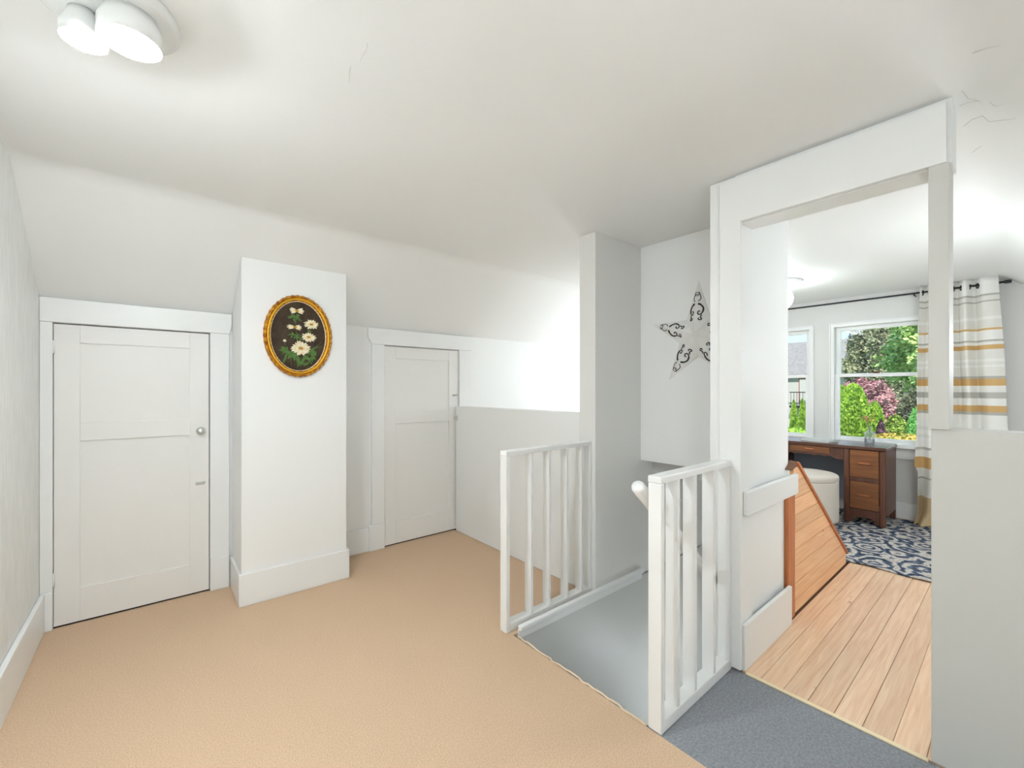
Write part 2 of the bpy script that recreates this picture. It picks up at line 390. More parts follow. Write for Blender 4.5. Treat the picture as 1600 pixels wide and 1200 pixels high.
closet_door(1, D1[0], D1[1], 'short white two-panel closet door between streaked wall and chimney column', (XL + .0005, D1[0] - .001), (D1[1] + .003, .366),
            (XL + .0005, XL + .0005), (.380, .366), (.20, .20), (1.47, .254), .672, .996, .219, 'white casing round the closet door beside the streaked wall')
closet_door(2, D2[0], D2[1], 'short white two-panel closet door partly hidden by the half wall', (1.292, D2[0] - .001), (D2[1] + .002, 2.215),
            (1.262, 1.292), (2.232, 2.215), (.198, 0), (1.40, .254), 1.196, .994, 2.052, 'white casing round the closet door beside the half wall')

# half wall, stair walls, star wall, doorway wall
HW = 2.05
tag(box(HW, HW + .11, 1.7905, YB - .024, 0, 1.098).build('wall_half', 'wall', bevel=.003), 'low half wall running from the closet door to the stairwell', 'half wall', kind='structure')
SY, SN, XST, XSB = 1.665, 0.893, 2.528, 2.67     # stair far wall, near wall, star wall face and back
b = B().box(HW, XSB, SY, 1.79, 0, ZC).prism([(XSB, 0), (XSB, .79), (3.86, 0)], 1, SY, 1.79)
tag(b.build('wall_stair', 'stairwall', bevel=.002), 'narrow grey wall rising beside the stairwell', 'wall', kind='structure')
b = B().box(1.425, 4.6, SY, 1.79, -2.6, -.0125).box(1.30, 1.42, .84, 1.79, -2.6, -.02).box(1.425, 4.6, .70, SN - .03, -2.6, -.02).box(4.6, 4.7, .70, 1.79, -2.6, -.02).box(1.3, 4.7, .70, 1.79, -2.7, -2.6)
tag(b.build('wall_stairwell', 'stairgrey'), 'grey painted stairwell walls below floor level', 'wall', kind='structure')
# star wall with sloped soffit behind it
b = B().box(XST, XSB, .945, SY, .77, ZC)
tag(b.build('wall_star', 'wall', bevel=.002), 'white wall above the stairs carrying the metal star', 'wall', kind='structure')
sl = 0.728
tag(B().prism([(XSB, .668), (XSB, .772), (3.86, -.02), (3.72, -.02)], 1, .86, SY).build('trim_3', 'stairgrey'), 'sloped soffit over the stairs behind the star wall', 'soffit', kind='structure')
# doorway wall (its plane is x = 2.0), side of passage y = 0.83
DX = 2.0; PY = 0.83
b = B().box(DX + .0, XSB, PY, .945, 0, under_ceiling(.9) - .001)
tag(b.build('wall_passage', 'wall', bevel=.003), 'white side wall of the passage into the window room', 'wall', kind='structure')
b = B().box(DX, DX + .125, .15, PY, 1.992, ZC)
tag(b.build('wall_header', 'wall'), 'wall above the doorway into the window room', 'wall', kind='structure')
b = B().box(DX, DX + .11, YR, .200, 0, 1.117)
tag(b.build('wall_low_right', 'lowgrey', bevel=.004), 'low grey half wall at the side of the doorway', 'half wall', kind='structure')
c = empty('trim_4', (DX, .5, 0), 'wide white casing boards round the doorway to the window room', 'door casing', kind='structure')
B().prism([(.892, .01), (.892, 2.188), (.162, 2.188), (.162, 1.9905), (PY - .03, 1.9905), (PY - .03, .01)], 0, DX - .021, DX - .0005).build('casing_board', 'wall', c, bevel=.002)
box(DX - .02, DX + .11, .156, .205, 1.1175, 1.99).build('post', 'lowgrey', c, bevel=.002)
box(DX + .0, DX + .125, PY - .022, PY - .0005, 0.2, 1.99).build('jamb', 'trim', c, bevel=.002)
box(DX + .0, DX + .125, .206, PY - .0225, 1.987, 1.9915).build('jamb', 'trim', c, bevel=.002)
# chair rail and baseboard on the passage side
tag(box(DX + .025, 2.685, PY - .045, PY - .0225, .684, .79).build('trim_5', 'trim', bevel=.003), 'white horizontal board across the passage side wall', 'trim board', kind='structure')
tag(box(DX + .003, 2.602, PY - .04, PY - .0225, 0, .203).build('baseboard_passage', 'trim', bevel=.003), 'tall white baseboard at the foot of the passage wall', 'baseboard', kind='structure')
# edge moulding of the stairwell
t = empty('trim_6', (2.0, SY, 0), 'white edge moulding along the stairwell under the railing beside the half wall', 'moulding', kind='structure')
box(1.43, XST, SY - .030, SY - .0005, .016, .042).build('cap', 'trim', t, bevel=.006, seg=3)
box(1.43, XST, SY - .012, SY - .0005, -.028, .016).build('fascia', 'trim', t, bevel=.003)

# steps going down
t = empty('stairs', (1.42, 1.25, -2.6), 'steep stair flight going down under the star wall', 'stairs', kind='structure')
for k in range(11):
    x0 = 1.425 + .235 * k; z = -.228 * (k + 1)
    box(x0, x0 + .245, SN - .029, SY - .001, z - .03, z).build('tread', 'bluecarpet', t, bevel=.008)
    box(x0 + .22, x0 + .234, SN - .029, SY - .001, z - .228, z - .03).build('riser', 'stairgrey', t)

# floors
b = B().box(XL, 1.40, YR, YB, -.1, 0).box(1.40, HW, SY + .001, YB, -.012, 0)
fc = tag(b.build('floor_carpet', 'carpet'), 'beige wall-to-wall carpet of the hall', 'carpet', kind='structure')
rn = random.Random(3); b = B()
pts = [(1.402 + rn.uniform(-.004, .007), .90 + i * .0255, .002 + rn.uniform(-.002, .004)) for i in range(30)]
b.tube(pts, .0045, 6)
for i in range(90):
    y = rn.uniform(.9, 1.64); l = rn.uniform(.004, .02); a = rn.uniform(-1, 1)
    b.tube([(1.402, y, .002), (1.402 + l * .7, y + a * l * .6, .004 + l * rn.uniform(-.2, .6))], [.0014, .0006], 4)
fr = b.build('frayed_edge', 'fringe', fc); fr['kind'] = 'stuff'
tag(B().box(1.4005, DX - .004, YR, SN - .002, -.1, -.001).build('floor_landing', 'bluecarpet'), 'grey-blue carpet on the landing before the doorway', 'carpet', kind='structure')
tag(box(DX - .012, DX + .006, .206, PY - .045, -.001, .004).build('trim_7', 'liner', bevel=.001), 'pale threshold strip between grey carpet and wooden floor', 'threshold', kind='structure')
# plank floor
fl_b = B().box(DX - .003, XW, YR, PY + .02, -.1, -.017).box(3.87, XW, PY + .02, 1.79, -.1, -.017).box(HW + .001, XW, 1.79, YB, -.1, -.017)
floor = tag(fl_b.build('floor', 'brownblock'), 'worn fir plank floor of the window room', 'floor', kind='structure')
rn = random.Random(11); y = PY - .0145; rows = []
yy = .7300
edges = [yy - .0863 * k for k in range(-30, 16)]
for e in edges:
    lo, hi = max(e - .0863, YR), min(e, YB)
    if hi - lo < .02: continue
    mid = (lo + hi) / 2
    xs0 = DX + .007
    if .84 < mid < 1.79: xs0 = 3.875
    elif mid >= 1.79: xs0 = HW + .115
    else:
        hi = min(hi, PY - .023) if mid < .83 else hi
    if mid > .80 and mid < .84: continue
    x = xs0; first = True
    while x < XW - .02:
        L = rn.uniform(2.2, 4.2)
        if abs(e - .298) < .01 and first: L = 1.02
        x1 = min(x + L, XW - .001)
        if XW - x1 < .4: x1 = XW - .001
        gp = rn.uniform(.0004, .0011)
        box(x + .0006, x1 - .0006, lo + gp, hi - gp, -.017, rn.uniform(-.0010, 0)).build('plank', 'plank', floor, bevel=.0012, seg=1)
        x = x1; first = False

# window wall
W2 = (.58, 1.325); W1 = (1.488, 2.233); WZ = (.715, 1.935)
ys = [YR] + [p[0] for p in CP if YR < p[0] < YB] + [YB]
b = B()
x0, x1 = XW, XW + .14
def gslice(ya, yb):
    q = [y for y in ys if ya < y < yb]
    return [(ya, 0)] + [(y, under_ceiling(y)) for y in [ya] + q + [yb]] + [(yb, 0)]
for ya, yb in ((YR, W2[0]), (W2[1], W1[0]), (W1[1], YB)): b.prism(gslice(ya, yb), 0, x0, x1)
for a, c in (W2, W1):
    b.box(x0, x1, a, c, 0, WZ[0])
    b.box(x0, x1, a, c, WZ[1], ZC)
tag(b.build('wall_window', 'grey'), 'pale grey end wall with two sash windows behind the desk', 'wall', kind='structure')
def window(i, a, c, label):
    t = empty('window_%d' % i, (XW, (a + c) / 2, WZ[0]), label, 'window', kind='structure')
    z0, z1 = WZ
    f = B().box(XW - .012, XW + .1, a + .0005, a + .03, z0, z1).box(XW - .012, XW + .1, c - .03, c - .0005, z0, z1).box(XW - .012, XW + .1, a + .03, c - .03, z1 - .03, z1 - .0005).box(XW + .01, XW + .1, a + .03, c - .03, z0 + .0005, z0 + .012)
    f.build('window_frame', 'trim', t, bevel=.002)
    for yy0, yy1 in ((a - .012, a), (c, c + .012)): box(XW - .018, XW - .0005, yy0, yy1, z0, z1 + .012).build('stop_bead', 'trim', t, bevel=.002)
    box(XW - .018, XW - .0005, a, c, z1, z1 + .012).build('stop_bead', 'trim', t, bevel=.002)
    zm = 1.392
    for nm, xx, za, zb, sb, st_ in (('upper_sash', XW + .056, zm - .012, z1 - .03, .035, .045), ('lower_sash', XW + .016, z0 + .012, zm + .018, .034, .04)):
        ya, yc = a + .0305, c - .0305
        s = B().box(xx, xx + .035, ya, ya + .042, za, zb).box(xx, xx + .035, yc - .042, yc, za, zb).box(xx, xx + .035, ya + .042, yc - .042, za, za + (.034 if nm == 'upper_sash' else .03)).box(xx, xx + .035, ya + .042, yc - .042, zb - (.04 if nm == 'upper_sash' else .034), zb)
        so = s.build(nm, 'trim', t, bevel=.003)
        box(xx + .015, xx + .018, ya + .04, yc - .04, za + .03, zb - .03).build('pane', 'pane', so)
    lk = B().box(XW + .014, XW + .05, (a + c) / 2 - .025, (a + c) / 2 + .025, zm + .0185, zm + .026).tube([(XW + .03, (a + c) / 2 - .01, zm + .03), (XW + .03, (a + c) / 2 + .03, zm + .034)], .005, 8)
    lk.build('sash_lock', 'brownblock', t)
window(1, *W2, 'white double-hung sash window framing the plum tree and green hedges')
window(2, *W1, 'white double-hung sash window framing the grey-roofed house')
t = empty('trim_8', (XW, 1.4, .6), 'white window stool and apron below the windows', 'window sill', kind='structure')
box(XW - .055, XW - .0005, .45, 2.36, .678, .7145).build('stool', 'trim', t, bevel=.004)
box(XW - .02, XW - .0005, .48, 2.33, .575, .678).build('apron', 'trim', t, bevel=.003)
tag(box(XW - .018, XW - .0005, YR, YB, 0, .153).build('baseboard_window', 'trim', bevel=.004), 'white baseboard under the windows', 'baseboard', kind='structure')

# ------------------------------------------------------------------ railings
def railing(loc, x0, x1, ya, yb, slats, label, endw):
    t = empty('stair_railing', loc, label, 'railing')
    zt = .932
    box(x0, x0 + .024, ya, yb, 0.001, zt - .026).build('post', 'trim', t, bevel=.003)
    box(x0 - .001, x1, ya - .001, yb + .001, zt - .0255, zt).build('top_rail', 'trim', t, bevel=.003)
    box(x0 + .0245, x1, ya, yb, .001, .046).build('bottom_rail', 'trim', t, bevel=.003)
    for s in slats:
        box(s, s + .018, ya + .001, yb - .001, .0465, zt - .026).build('baluster', 'trim', t, bevel=.002)
    box(x1 - endw, x1, ya, yb, .0465, zt - .026).build('end_stile', 'trim', t, bevel=.002)
    return t
railing((1.7, 1.715, 0), 1.378, HW - .001, 1.692, 1.744, (1.548, 1.682, 1.826, 1.955), 'white slatted railing standing on the carpet edge against the narrow grey wall', .022)
railing((1.7, .865, 0), 1.402, DX - .021, .838, .892, (1.518, 1.650, 1.812), 'white slatted railing between the stairwell and the grey landing carpet', .020)
# handrail going down the stairs
t = empty('handrail', (1.45, .96, .9), 'white wooden handrail sloping down into the stairwell', 'handrail')
P0 = Vector((1.40, .938, .886)); dv = Vector((.24, 0, -.21)).normalized()
B().tube([P0, P0 + dv * .012, P0 + dv * 1.55], [.022, .027, .027], 16).build('rail', 'trim', t, bevel=0)
for q in (.10, 1.1):
    p = P0 + dv * q
    B().tube([p + Vector((0, 0, -.02)), p + Vector((0, -.02, -.05)), (p.x, .893, p.z - .055)], .007, 8).build('bracket', 'trim', t)

# ------------------------------------------------------------------ ceiling lamps, added fill lamps
def lamp(loc, globes, label, strength, pan, cup):
    t = empty('ceiling_lamp', loc, label, 'ceiling lamp')
    lg = lampglass('lit_glass_%d' % int(loc[0] * 10), strength)
    B().lathe([(pan, 0), (pan + .004, -.004), (pan + .004, -.02), (pan - .01, -.026), (0, -.028)], (loc[0], loc[1], ZC - .0005), 40).build('canopy', 'white_ceramic', t)
    for gx, gy, gz, r in globes:
        if cup:      # opaque cup, added to keep direct lamp light off the ceiling
            B().lathe([(.012, ZC - .028), (.03, ZC - .03), (r * .8, gz + r * .75), (r + .003, gz + r * .1), (r + .003, gz - r * .55), (r + .0012, gz - r * .55), (r + .0012, gz + r * .1), (r * .75, gz + r * .78), (.0, ZC - .033)], (gx, gy, 0), 32).build('globe_holder', 'white_ceramic', t)
        else:
            B().tube([(gx, gy, ZC - .025), (gx, gy, gz + r * .9)], .04, 20).build('globe_holder', 'pewter', t)
        prof = [(.0, -r)] + [(r * math.sin(a), -r * math.cos(a)) for a in [math.pi * k / 14 for k in range(1, 14)]] + [(0, r)]
        B().lathe(prof, (gx, gy, gz), 28).build('glass_globe', lg, t)
    return t
lamp((-.085, 1.458, ZC), [(-.045, 1.430, 2.144, .060), (-.133, 1.487, 2.130, .042)], 'lit twin-globe ceiling lamp of the hall', HALL_LAMP, .135, True)
lamp((4.3, 1.40, ZC), [(4.3, 1.40, 2.055, .10)], 'lit single-globe ceiling lamp of the window room', ROOM_LAMP, .16, False)

def wall_fill(x, yw, z, sgn, r, label, strength):
    """globe on a short arm, fixed to a wall whose face is y = yw and looks along sgn*y"""
    t = empty('wall_sconce', (x, yw, z), label, 'wall lamp')
    B().lathe([(.05, .0005 * sgn), (.05, .008 * sgn), (.02, .014 * sgn), (.0, .014 * sgn)], (x, yw, z), 24, axis=1).build('back_plate', 'pewter', t)
    B().tube([(x, yw + sgn * .014, z), (x, yw + sgn * .06, z - .01), (x, yw + sgn * (.03 + r), z - r - .012)], .008, 10).build('arm', 'pewter', t)
    yc = yw + sgn * (.03 + r)
    B().lathe([(.02, -r - .018), (r * .5, -r * .9), (r * .5, -r * .86), (0, -r * .99)], (x, yc, z), 24).build('globe_cup', 'pewter', t)
    B().lathe([(.0, -r)] + [(r * math.sin(a), -r * math.cos(a)) for a in [math.pi * k / 14 for k in range(1, 14)]] + [(0, r)], (x, yc, z), 28).build('glass_globe', lampglass('lit_glass_sconce', strength), t)
wall_fill(.10, YR, 1.46, 1, .10, 'lit globe wall lamp on the knee wall behind the viewpoint', HALL_FILL)  # no lamp known here; added to even out the hall light
wall_fill(2.9, SN - .03, -.9, 1, .07, 'lit globe wall lamp inside the stairwell', STAIR_FILL)  # added out of sight to brighten the stairwell walls
def floor_fill_lamp(x, y, zc, label, strength, name):
    t = empty('floor_lamp', (x, y, 0), label, 'floor lamp')
    r = .12
    B().lathe([(.13, .001), (.13, .012), (.03, .03), (0, .03)], (x, y, 0), 32).build('base', 'iron', t)
    B().tube([(x, y, .03), (x, y, zc - r - .015)], .011, 12).build('pole', 'iron', t)
    B().lathe([(.02, zc - r - .02), (.05, zc - r - .01), (.055, zc - r + .005), (.0, zc - r + .007)], (x, y, 0), 24).build('globe_cup', 'iron', t)
    B().lathe([(.0, -r)] + [(r * math.sin(a), -r * math.cos(a)) for a in [math.pi * k / 14 for k in range(1, 14)]] + [(0, r)], (x, y, zc), 28).build('glass_globe', lampglass(name, strength), t)
floor_fill_lamp(3.5, -.22, 1.475, 'lit globe floor lamp standing behind the low grey half wall', ROOM_FILL, 'lit_glass_floor')  # added out of view to brighten the slope, planks and passage
floor_fill_lamp(3.6, 2.5, 1.33, 'lit globe floor lamp in the nook behind the stair enclosure', NOOK_FILL, 'lit_glass_nook')  # added unseen to brighten the nook and the light over the half wall

# ------------------------------------------------------------------ oval picture
PCX, PCZ, PYF = .688, 1.577, CY - .0005
t = empty('oval_picture', (PCX, PYF, PCZ), 'oval flower painting in an ornate gilt frame on the chimney column', 'picture')
def oval_ring(prof, n, wob=0.0, k=0):
    """prof: list of (semi-x, semi-z, depth towards the room)"""
    v = []; f = []
    for j, (ax, az, d) in enumerate(prof):
        for i in range(n):
            a = 2 * math.pi * i / n
            wv = wob * math.sin(k * a) * (1 if j not in (0, len(prof) - 1) else 0) * (1 if j % 2 else -.6)
            v.append((PCX + (ax + wv) * math.cos(a), PYF - d - abs(wv) * .5, PCZ + (az + wv) * math.sin(a)))
    m = len(prof)
    for j in range(m - 1):
        for i in range(n):
            f.append((j * n + i, j * n + (i + 1) % n, (j + 1) * n + (i + 1) % n, (j + 1) * n + i))
    return B().add(v, f, True)
oval_ring([(.193, .250, 0), (.195, .252, .012), (.190, .247, .021), (.183, .240, .024), (.178, .235, .018), (.176, .233, 0.0)], 240, .0022, 40).build('carved_rim', 'gold', t)
oval_ring([(.1765, .2335, .0), (.1765, .2335, .021), (.172, .229, .024), (.166, .223, .019), (.1655, .2225, .0)], 96).build('smooth_rim', 'gold2', t)
oval_ring([(.166, .223, .0), (.166, .223, .017), (.161, .218, .015), (.158, .215, .012), (.158, .215, 0.)], 160, .0012, 56).build('beaded_rim', 'gold', t)
oval_ring([(.159, .216, 0), (.159, .216, .013), (.155, .212, .010), (.1545, .2115, 0)], 96).build('liner', 'liner', t)
n = 64
cv = B().add([(PCX + .156 * math.cos(2 * math.pi * i / n), PYF - .006, PCZ + .213 * math.sin(2 * math.pi * i / n)) for i in range(n)] +
             [(PCX + .156 * math.cos(2 * math.pi * i / n), PYF, PCZ + .213 * math.sin(2 * math.pi * i / n)) for i in range(n)],
             [tuple(range(n)), tuple(range(2 * n - 1, n - 1, -1))] + [(i, (i + 1) % n, n + (i + 1) % n, n + i) for i in range(n)]).build('canvas', 'canvas', t)
def pic(zx, zy): return PCX + (zx - 531) * .000453, PCZ - (zy - 602) * .000492
def blade(bb, x, z, ang, L, w_, y, squash=1.0, nn=7):
    pts = []
    for i in range(nn):
        s = i / (nn - 1); pts.append((s * L, w_ * math.sin(math.pi * min(1, s * .93 + .05)) ** .7))
    poly = pts + [(p[0], -p[1]) for p in pts[::-1]]
    v = []
    for px, pz in poly:
        dx = px * math.cos(ang) - pz * math.sin(ang); dz = (px * math.sin(ang) + pz * math.cos(ang)) * squash
        v.append((x + dx, y, z + dz))
    m = len(v)
    bb.add(v + [(a_, y + .0006, c_) for a_, _, c_ in v], [tuple(range(m))] + [(i, (i + 1) % m, m + (i + 1) % m, m + i) for i in range(m)])
rn = random.Random(5)
# foliage first, then the flower heads over it
def leafspray(zx, zy, cnt, spread, L, lowa=-3.0, higha=-.1):
    bb = B(); x, z = pic(zx, zy)
    for i in range(cnt):
        a = rn.uniform(lowa, higha); blade(bb, x + rn.uniform(-1, 1) * spread, z + rn.uniform(-1, 1) * spread * .6, a, L * rn.uniform(.5, 1.1), L * .13, PYF - .0066 - i * .00002)
    bb.build('painted_leaves', 'leafp', cv)
leafspray(490, 350, 12, .018, .035); leafspray(480, 575, 12, .02, .035); leafspray(650, 520, 5, .01, .025)
leafspray(440, 820, 16, .035, .055, -3.6, .5); leafspray(600, 880, 16, .035, .05, -3.4, .4); leafspray(690, 800, 12, .025, .05, -1.5, .6); leafspray(350, 760, 8, .02, .04, -3.4, .3)
bb = B()
for pts in ([(550, 760), (520, 900), (510, 1005)], [(430, 850), (438, 990)], [(355, 690), (380, 780), (430, 850)], [(690, 480), (650, 540), (640, 640), (560, 800)], [(505, 320), (490, 430), (500, 560), (520, 700)], [(730, 740), (820, 660)], [(740, 730), (840, 720)]):
    bb.tube([(pic(*p)[0], PYF - .0064, pic(*p)[1]) for p in pts], .0012, 5)
bb.build('painted_stems', 'leafp', cv)
def daisy(zx, zy, r, squash, n_, centre=True, gaps=None):
    x, z = pic(zx, zy); bb = B()
    for i in range(n_):
        a = 2 * math.pi * i / n_ + rn.uniform(-.08, .08)
        if gaps and not gaps(a): continue
        blade(bb, x, z, a, r * rn.uniform(.86, 1.08), r * .17, PYF - .0074 - (i % 4) * .00015, squash)
    o = bb.build('painted_flower', 'petal', cv)
    if centre:
        m = 14
        B().add([(x + r * .25 * math.cos(6.283 * i / m), PYF - .0084, z + r * .17 * math.sin(6.283 * i / m)) for i in range(m)], [tuple(range(m))]).build('painted_centre', 'gold_c', cv)
daisy(690, 440, .045, .72, 15); daisy(655, 605, .045, .70, 15); daisy(555, 752, .058, .82, 19)
side = lambda a: abs(math.sin(a)) < .75
daisy(505, 285, .046, .62, 18, True, side); daisy(480, 492, .044, .55, 17, True, side)
daisy(355, 668, .012, .8, 9, False)

# ------------------------------------------------------------------ metal star
SC = (1.262, 1.575); SR = .328; SH = .075; XB = XST - .0008
t = empty('wall_star_ornament', (XB, SC[0], SC[1]), 'white five-pointed metal star with dark scrollwork on the wall over the stairs', 'wall star')
def starpt(th, a, bq, off=0.0):
    """a along the point, bq sideways (both as a share of SR)"""
    li = abs(bq) / .2245; lt = a - .309 * li; lc = 1 - li - lt
    hgt = max(0, lc) * SH + li * .006 + lt * .003
    u = a * math.cos(th) - bq * math.sin(th); v = a * math.sin(th) + bq * math.cos(th)
    return (XB - hgt - off, SC[0] - u * SR, SC[1] + v * SR)   # u to the right of the picture = -y
main = [(.57, .03), (.545, .075), (.48, .115), (.40, .105), (.365, .07), (.385, .04), (.425, .045), (.43, .07)]
curl = [(.355, .10), (.315, .085), (.28, .105), (.265, .08), (.28, .055), (.305, .06)]
tipc = [(.615, .03), (.66, .062), (.72, .055), (.755, .03), (.735, .012), (.715, .022)]
tip2 = [(.745, .045), (.775, .038), (.79, .02), (.775, .01)]
for i in range(5):
    th = math.pi / 2 + i * 2 * math.pi / 5
    c0 = starpt(th, 0, 0); tip = starpt(th, 1, 0); l = starpt(th, .309, .2245); r = starpt(th, .309, -.2245)
    bk = [(XB, p[1], p[2]) for p in (c0, l, tip, r)]
    po = B().add([c0, l, tip, r] + bk, [(0, 1, 2), (0, 2, 3), (7, 6, 5, 4), (1, 5, 6, 2), (2, 6, 7, 3)]).build('star_point', 'star', t)
    for sgn in (1, -1):
        for path, rr in ((main, [.0062] + [.005] * 2 + [.0036] * 5), (curl, [.0034] * 6), (tipc, [.0026] * 6), (tip2, [.0022] * 4)):
            pp = smooth_path([starpt(th, a, sgn * q, .0006) for a, q in path], 4)
            k = len(pp); rads = [rr[min(int(j / 4), len(rr) - 1)] * 1.0 for j in range(k)]
            B().tube(pp, rads, 6).build('scroll', 'scroll', po)

# ------------------------------------------------------------------ pine guard over the stairs
t = empty('pine_stair_guard', (3.2, PY, 0), 'triangular knotty pine board guard beside the stair opening', 'stair guard')
gx0, gx1, gz0 = 2.716, 3.80, .815
def hyp(z): return gx0 + .075 + (gz0 - z) / sl
def xmax(z): return min(hyp(z), 3.80)
seams = [0.001, .07, .165, .26, .355, .45, .545, .64, .735, gz0]
for za, zb in zip(seams, seams[1:]):
    z0_, z1_ = za + .0016, zb - .0016
    pts = [(gx0, z0_), (xmax(z0_), z0_)]
    if hyp(z0_) > 3.80 > hyp(z1_): pts.append((3.80, gz0 - (3.80 - gx0 - .075) * sl))
    pts += [(xmax(z1_), z1_), (gx0, z1_)]
    B().prism(pts, 1, PY - .012, PY + .008).build('board', 'pine', t, bevel=.001, seg=1)
ang = math.atan(sl)
a0 = Vector((gx0 + .055, 0, gz0 + .012)); a1 = Vector((3.815, 0, gz0 + .012 - (3.815 - gx0 - .055) * sl)); nn = Vector((math.sin(ang), 0, math.cos(ang))) * .018
B().prism([(a0.x, a0.z), (a1.x, a1.z), (a1.x + nn.x, a1.z + nn.z), (a0.x + nn.x, a0.z + nn.z)], 1, PY - .022, PY + .024).build('cap_rail', 'pinetrim', t, bevel=.002)
box(2.606, gx0 - .0005, PY - .020, PY - .0005, .001, .682).build('corner_post', 'pinetrim', t, bevel=.003)
box(gx0, 3.80, PY + .0085, PY + .029, .001, .03).build('sill_board', 'pine', t)
B().prism([(2.61, .815), (2.69, .80), (2.76, .815), (2.755, .845), (2.68, .86), (2.655, .84)], 1, PY - .014, PY - .0005).build('wood_block', 'brownblock', t, bevel=.003)

# ------------------------------------------------------------------ vanity desk
DF, DB_, DR, DL, DT = 5.0, 5.49, .787, 1.947, .722
t = empty('vanity_desk', ((DF + DB_) / 2, (DR + DL) / 2, 0), 'dark walnut kneehole vanity desk standing below the windows', 'desk')
tp = B().prism([(DR - .004, DT - .03), (DR - .004, DT - .006), (DR + .004, DT), (DL - .004, DT), (DL + .004, DT - .006), (DL + .004, DT - .03)], 0, DF - .014, DB_)
tp.build('top', 'walnuttop', t, bevel=.006, seg=3)
def pedestal(ya, yb):
    zt = DT - .0305
    fs = .042
    for q in ((ya, ya + .03), (yb - .03, yb)):
        box(DF + .012, DB_ - .005, q[0], q[1], .095, zt).build('side_panel', 'walnut', t, bevel=.002)
    for q in ((ya, ya + fs), (yb - fs, yb)):
        box(DF - .008, DF + .034, q[0], q[1], .0065, zt).build('front_stile', 'walnut', t, bevel=.010, seg=3)
        box(DB_ - .045, DB_ - .004, q[0], q[1], .0065, .094).build('rear_foot', 'walnut', t, bevel=.003)
    box(DB_ - .02, DB_ - .006, ya + .031, yb - .031, .10, zt).build('back_panel', 'walnut', t)
    for z0_, z1_ in ((.145, .395), (.437, .687)):
        d = box(DF - .004, DF + .014, ya + fs + .004, yb - fs - .004, z0_, z1_).build('drawer', 'walnut2', t, bevel=.003)
        ym = (ya + yb) / 2; zm = (z0_ + z1_) / 2 + .005
        B().tube([(DF - .005, ym - .045, zm), (DF - .016, ym - .035, zm), (DF - .019, ym, zm), (DF - .016, ym + .035, zm), (DF - .005, ym + .045, zm)], [.004, .006, .007, .006, .004], 8).build('drawer_pull', 'copper', d)
    box(DF + .002, DF + .016, ya + fs + .001, yb - fs - .001, .3965, .4355).build('drawer_rail', 'walnut', t, bevel=.004)
    # arched apron
    y0_, y1_ = ya + fs + .001, yb - fs - .001; ym = (y0_ + y1_) / 2
    pts = [(y0_, .142), (y1_, .142), (y1_, .012), (y1_ - .03, .03)] + [(ym + (y1_ - .03 - ym) * math.cos(a), .045 + .025 * math.sin(a)) for a in [math.pi * k / 10 for k in range(11)]] + [(y0_ + .03, .03), (y0_, .012)]
    B().prism(pts, 0, DF + .0, DF + .018).build('arched_apron', 'walnut', t)
pedestal(DR + .004, DR + .306); pedestal(DL - .306, DL - .004)
ka, kb = DR + .3065, DL - .3065; km = (ka + kb) / 2
pts = [(ka, DT - .031), (kb, DT - .031), (kb, .575)]
for k in range(0, 41):
    s = k / 40; y_ = kb - .02 - (kb - ka - .04) * s
    base = .575 + .028 * min(1, math.sin(math.pi * s) * 1.8)
    pts.append((y_, base + .006 * math.cos(s * 2 * math.pi * 6)))
pts.append((ka, .575))
B().prism(pts, 0, DF + .004, DF + .022).build('scalloped_apron', 'walnut', t)
d = box(DF - .004, DF + .0035, km - .165, km + .165, .628, .686).build('centre_drawer', 'walnut2', t, bevel=.002)
B().tube([(DF - .005, km - .04, .66), (DF - .015, km - .03, .66), (DF - .015, km + .03, .66), (DF - .005, km + .04, .66)], .006, 8).build('drawer_pull', 'copper', d)
box(DB_ - .03, DB_ - .012, ka, kb, .12, DT - .032).build('modesty_panel', 'bluepanel', t)  # even blue-grey board closing the kneehole at the back

# ottoman
OC = (4.715, 1.315); OR = .245
t = empty('ottoman', (OC[0], OC[1], 0), 'round cream upholstered ottoman pushed up to the desk kneehole', 'ottoman')
B().lathe([(OR - .012, .045), (OR - .002, .052), (OR, .07), (OR, .40), (OR - .001, .413)], (OC[0], OC[1], 0), 64).build('body', 'ott', t)
prof = [(OR - .004, .4135), (OR + .001, .42), (OR + .001, .44)] + [((OR - .03) + .031 * math.cos(a), .445 + .028 * math.sin(a)) for a in [math.pi / 2 * k / 5 for k in range(6)]] + [(OR * .5, .481), (0, .483)]
B().lathe(prof, (OC[0], OC[1], 0), 64).build('lid', 'ott', t)
for k in range(4):
    a = math.pi / 4 + k * math.pi / 2
    B().lathe([(.02, .0065), (.024, .0445)], (OC[0] + (OR - .06) * math.cos(a), OC[1] + (OR - .06) * math.sin(a), 0), 14).build('foot', 'darkfoot', t)
B().lathe([(OR - .03, .03), (OR - .03, .0448)], (OC[0], OC[1], 0), 48).build('base', 'darkfoot', t)

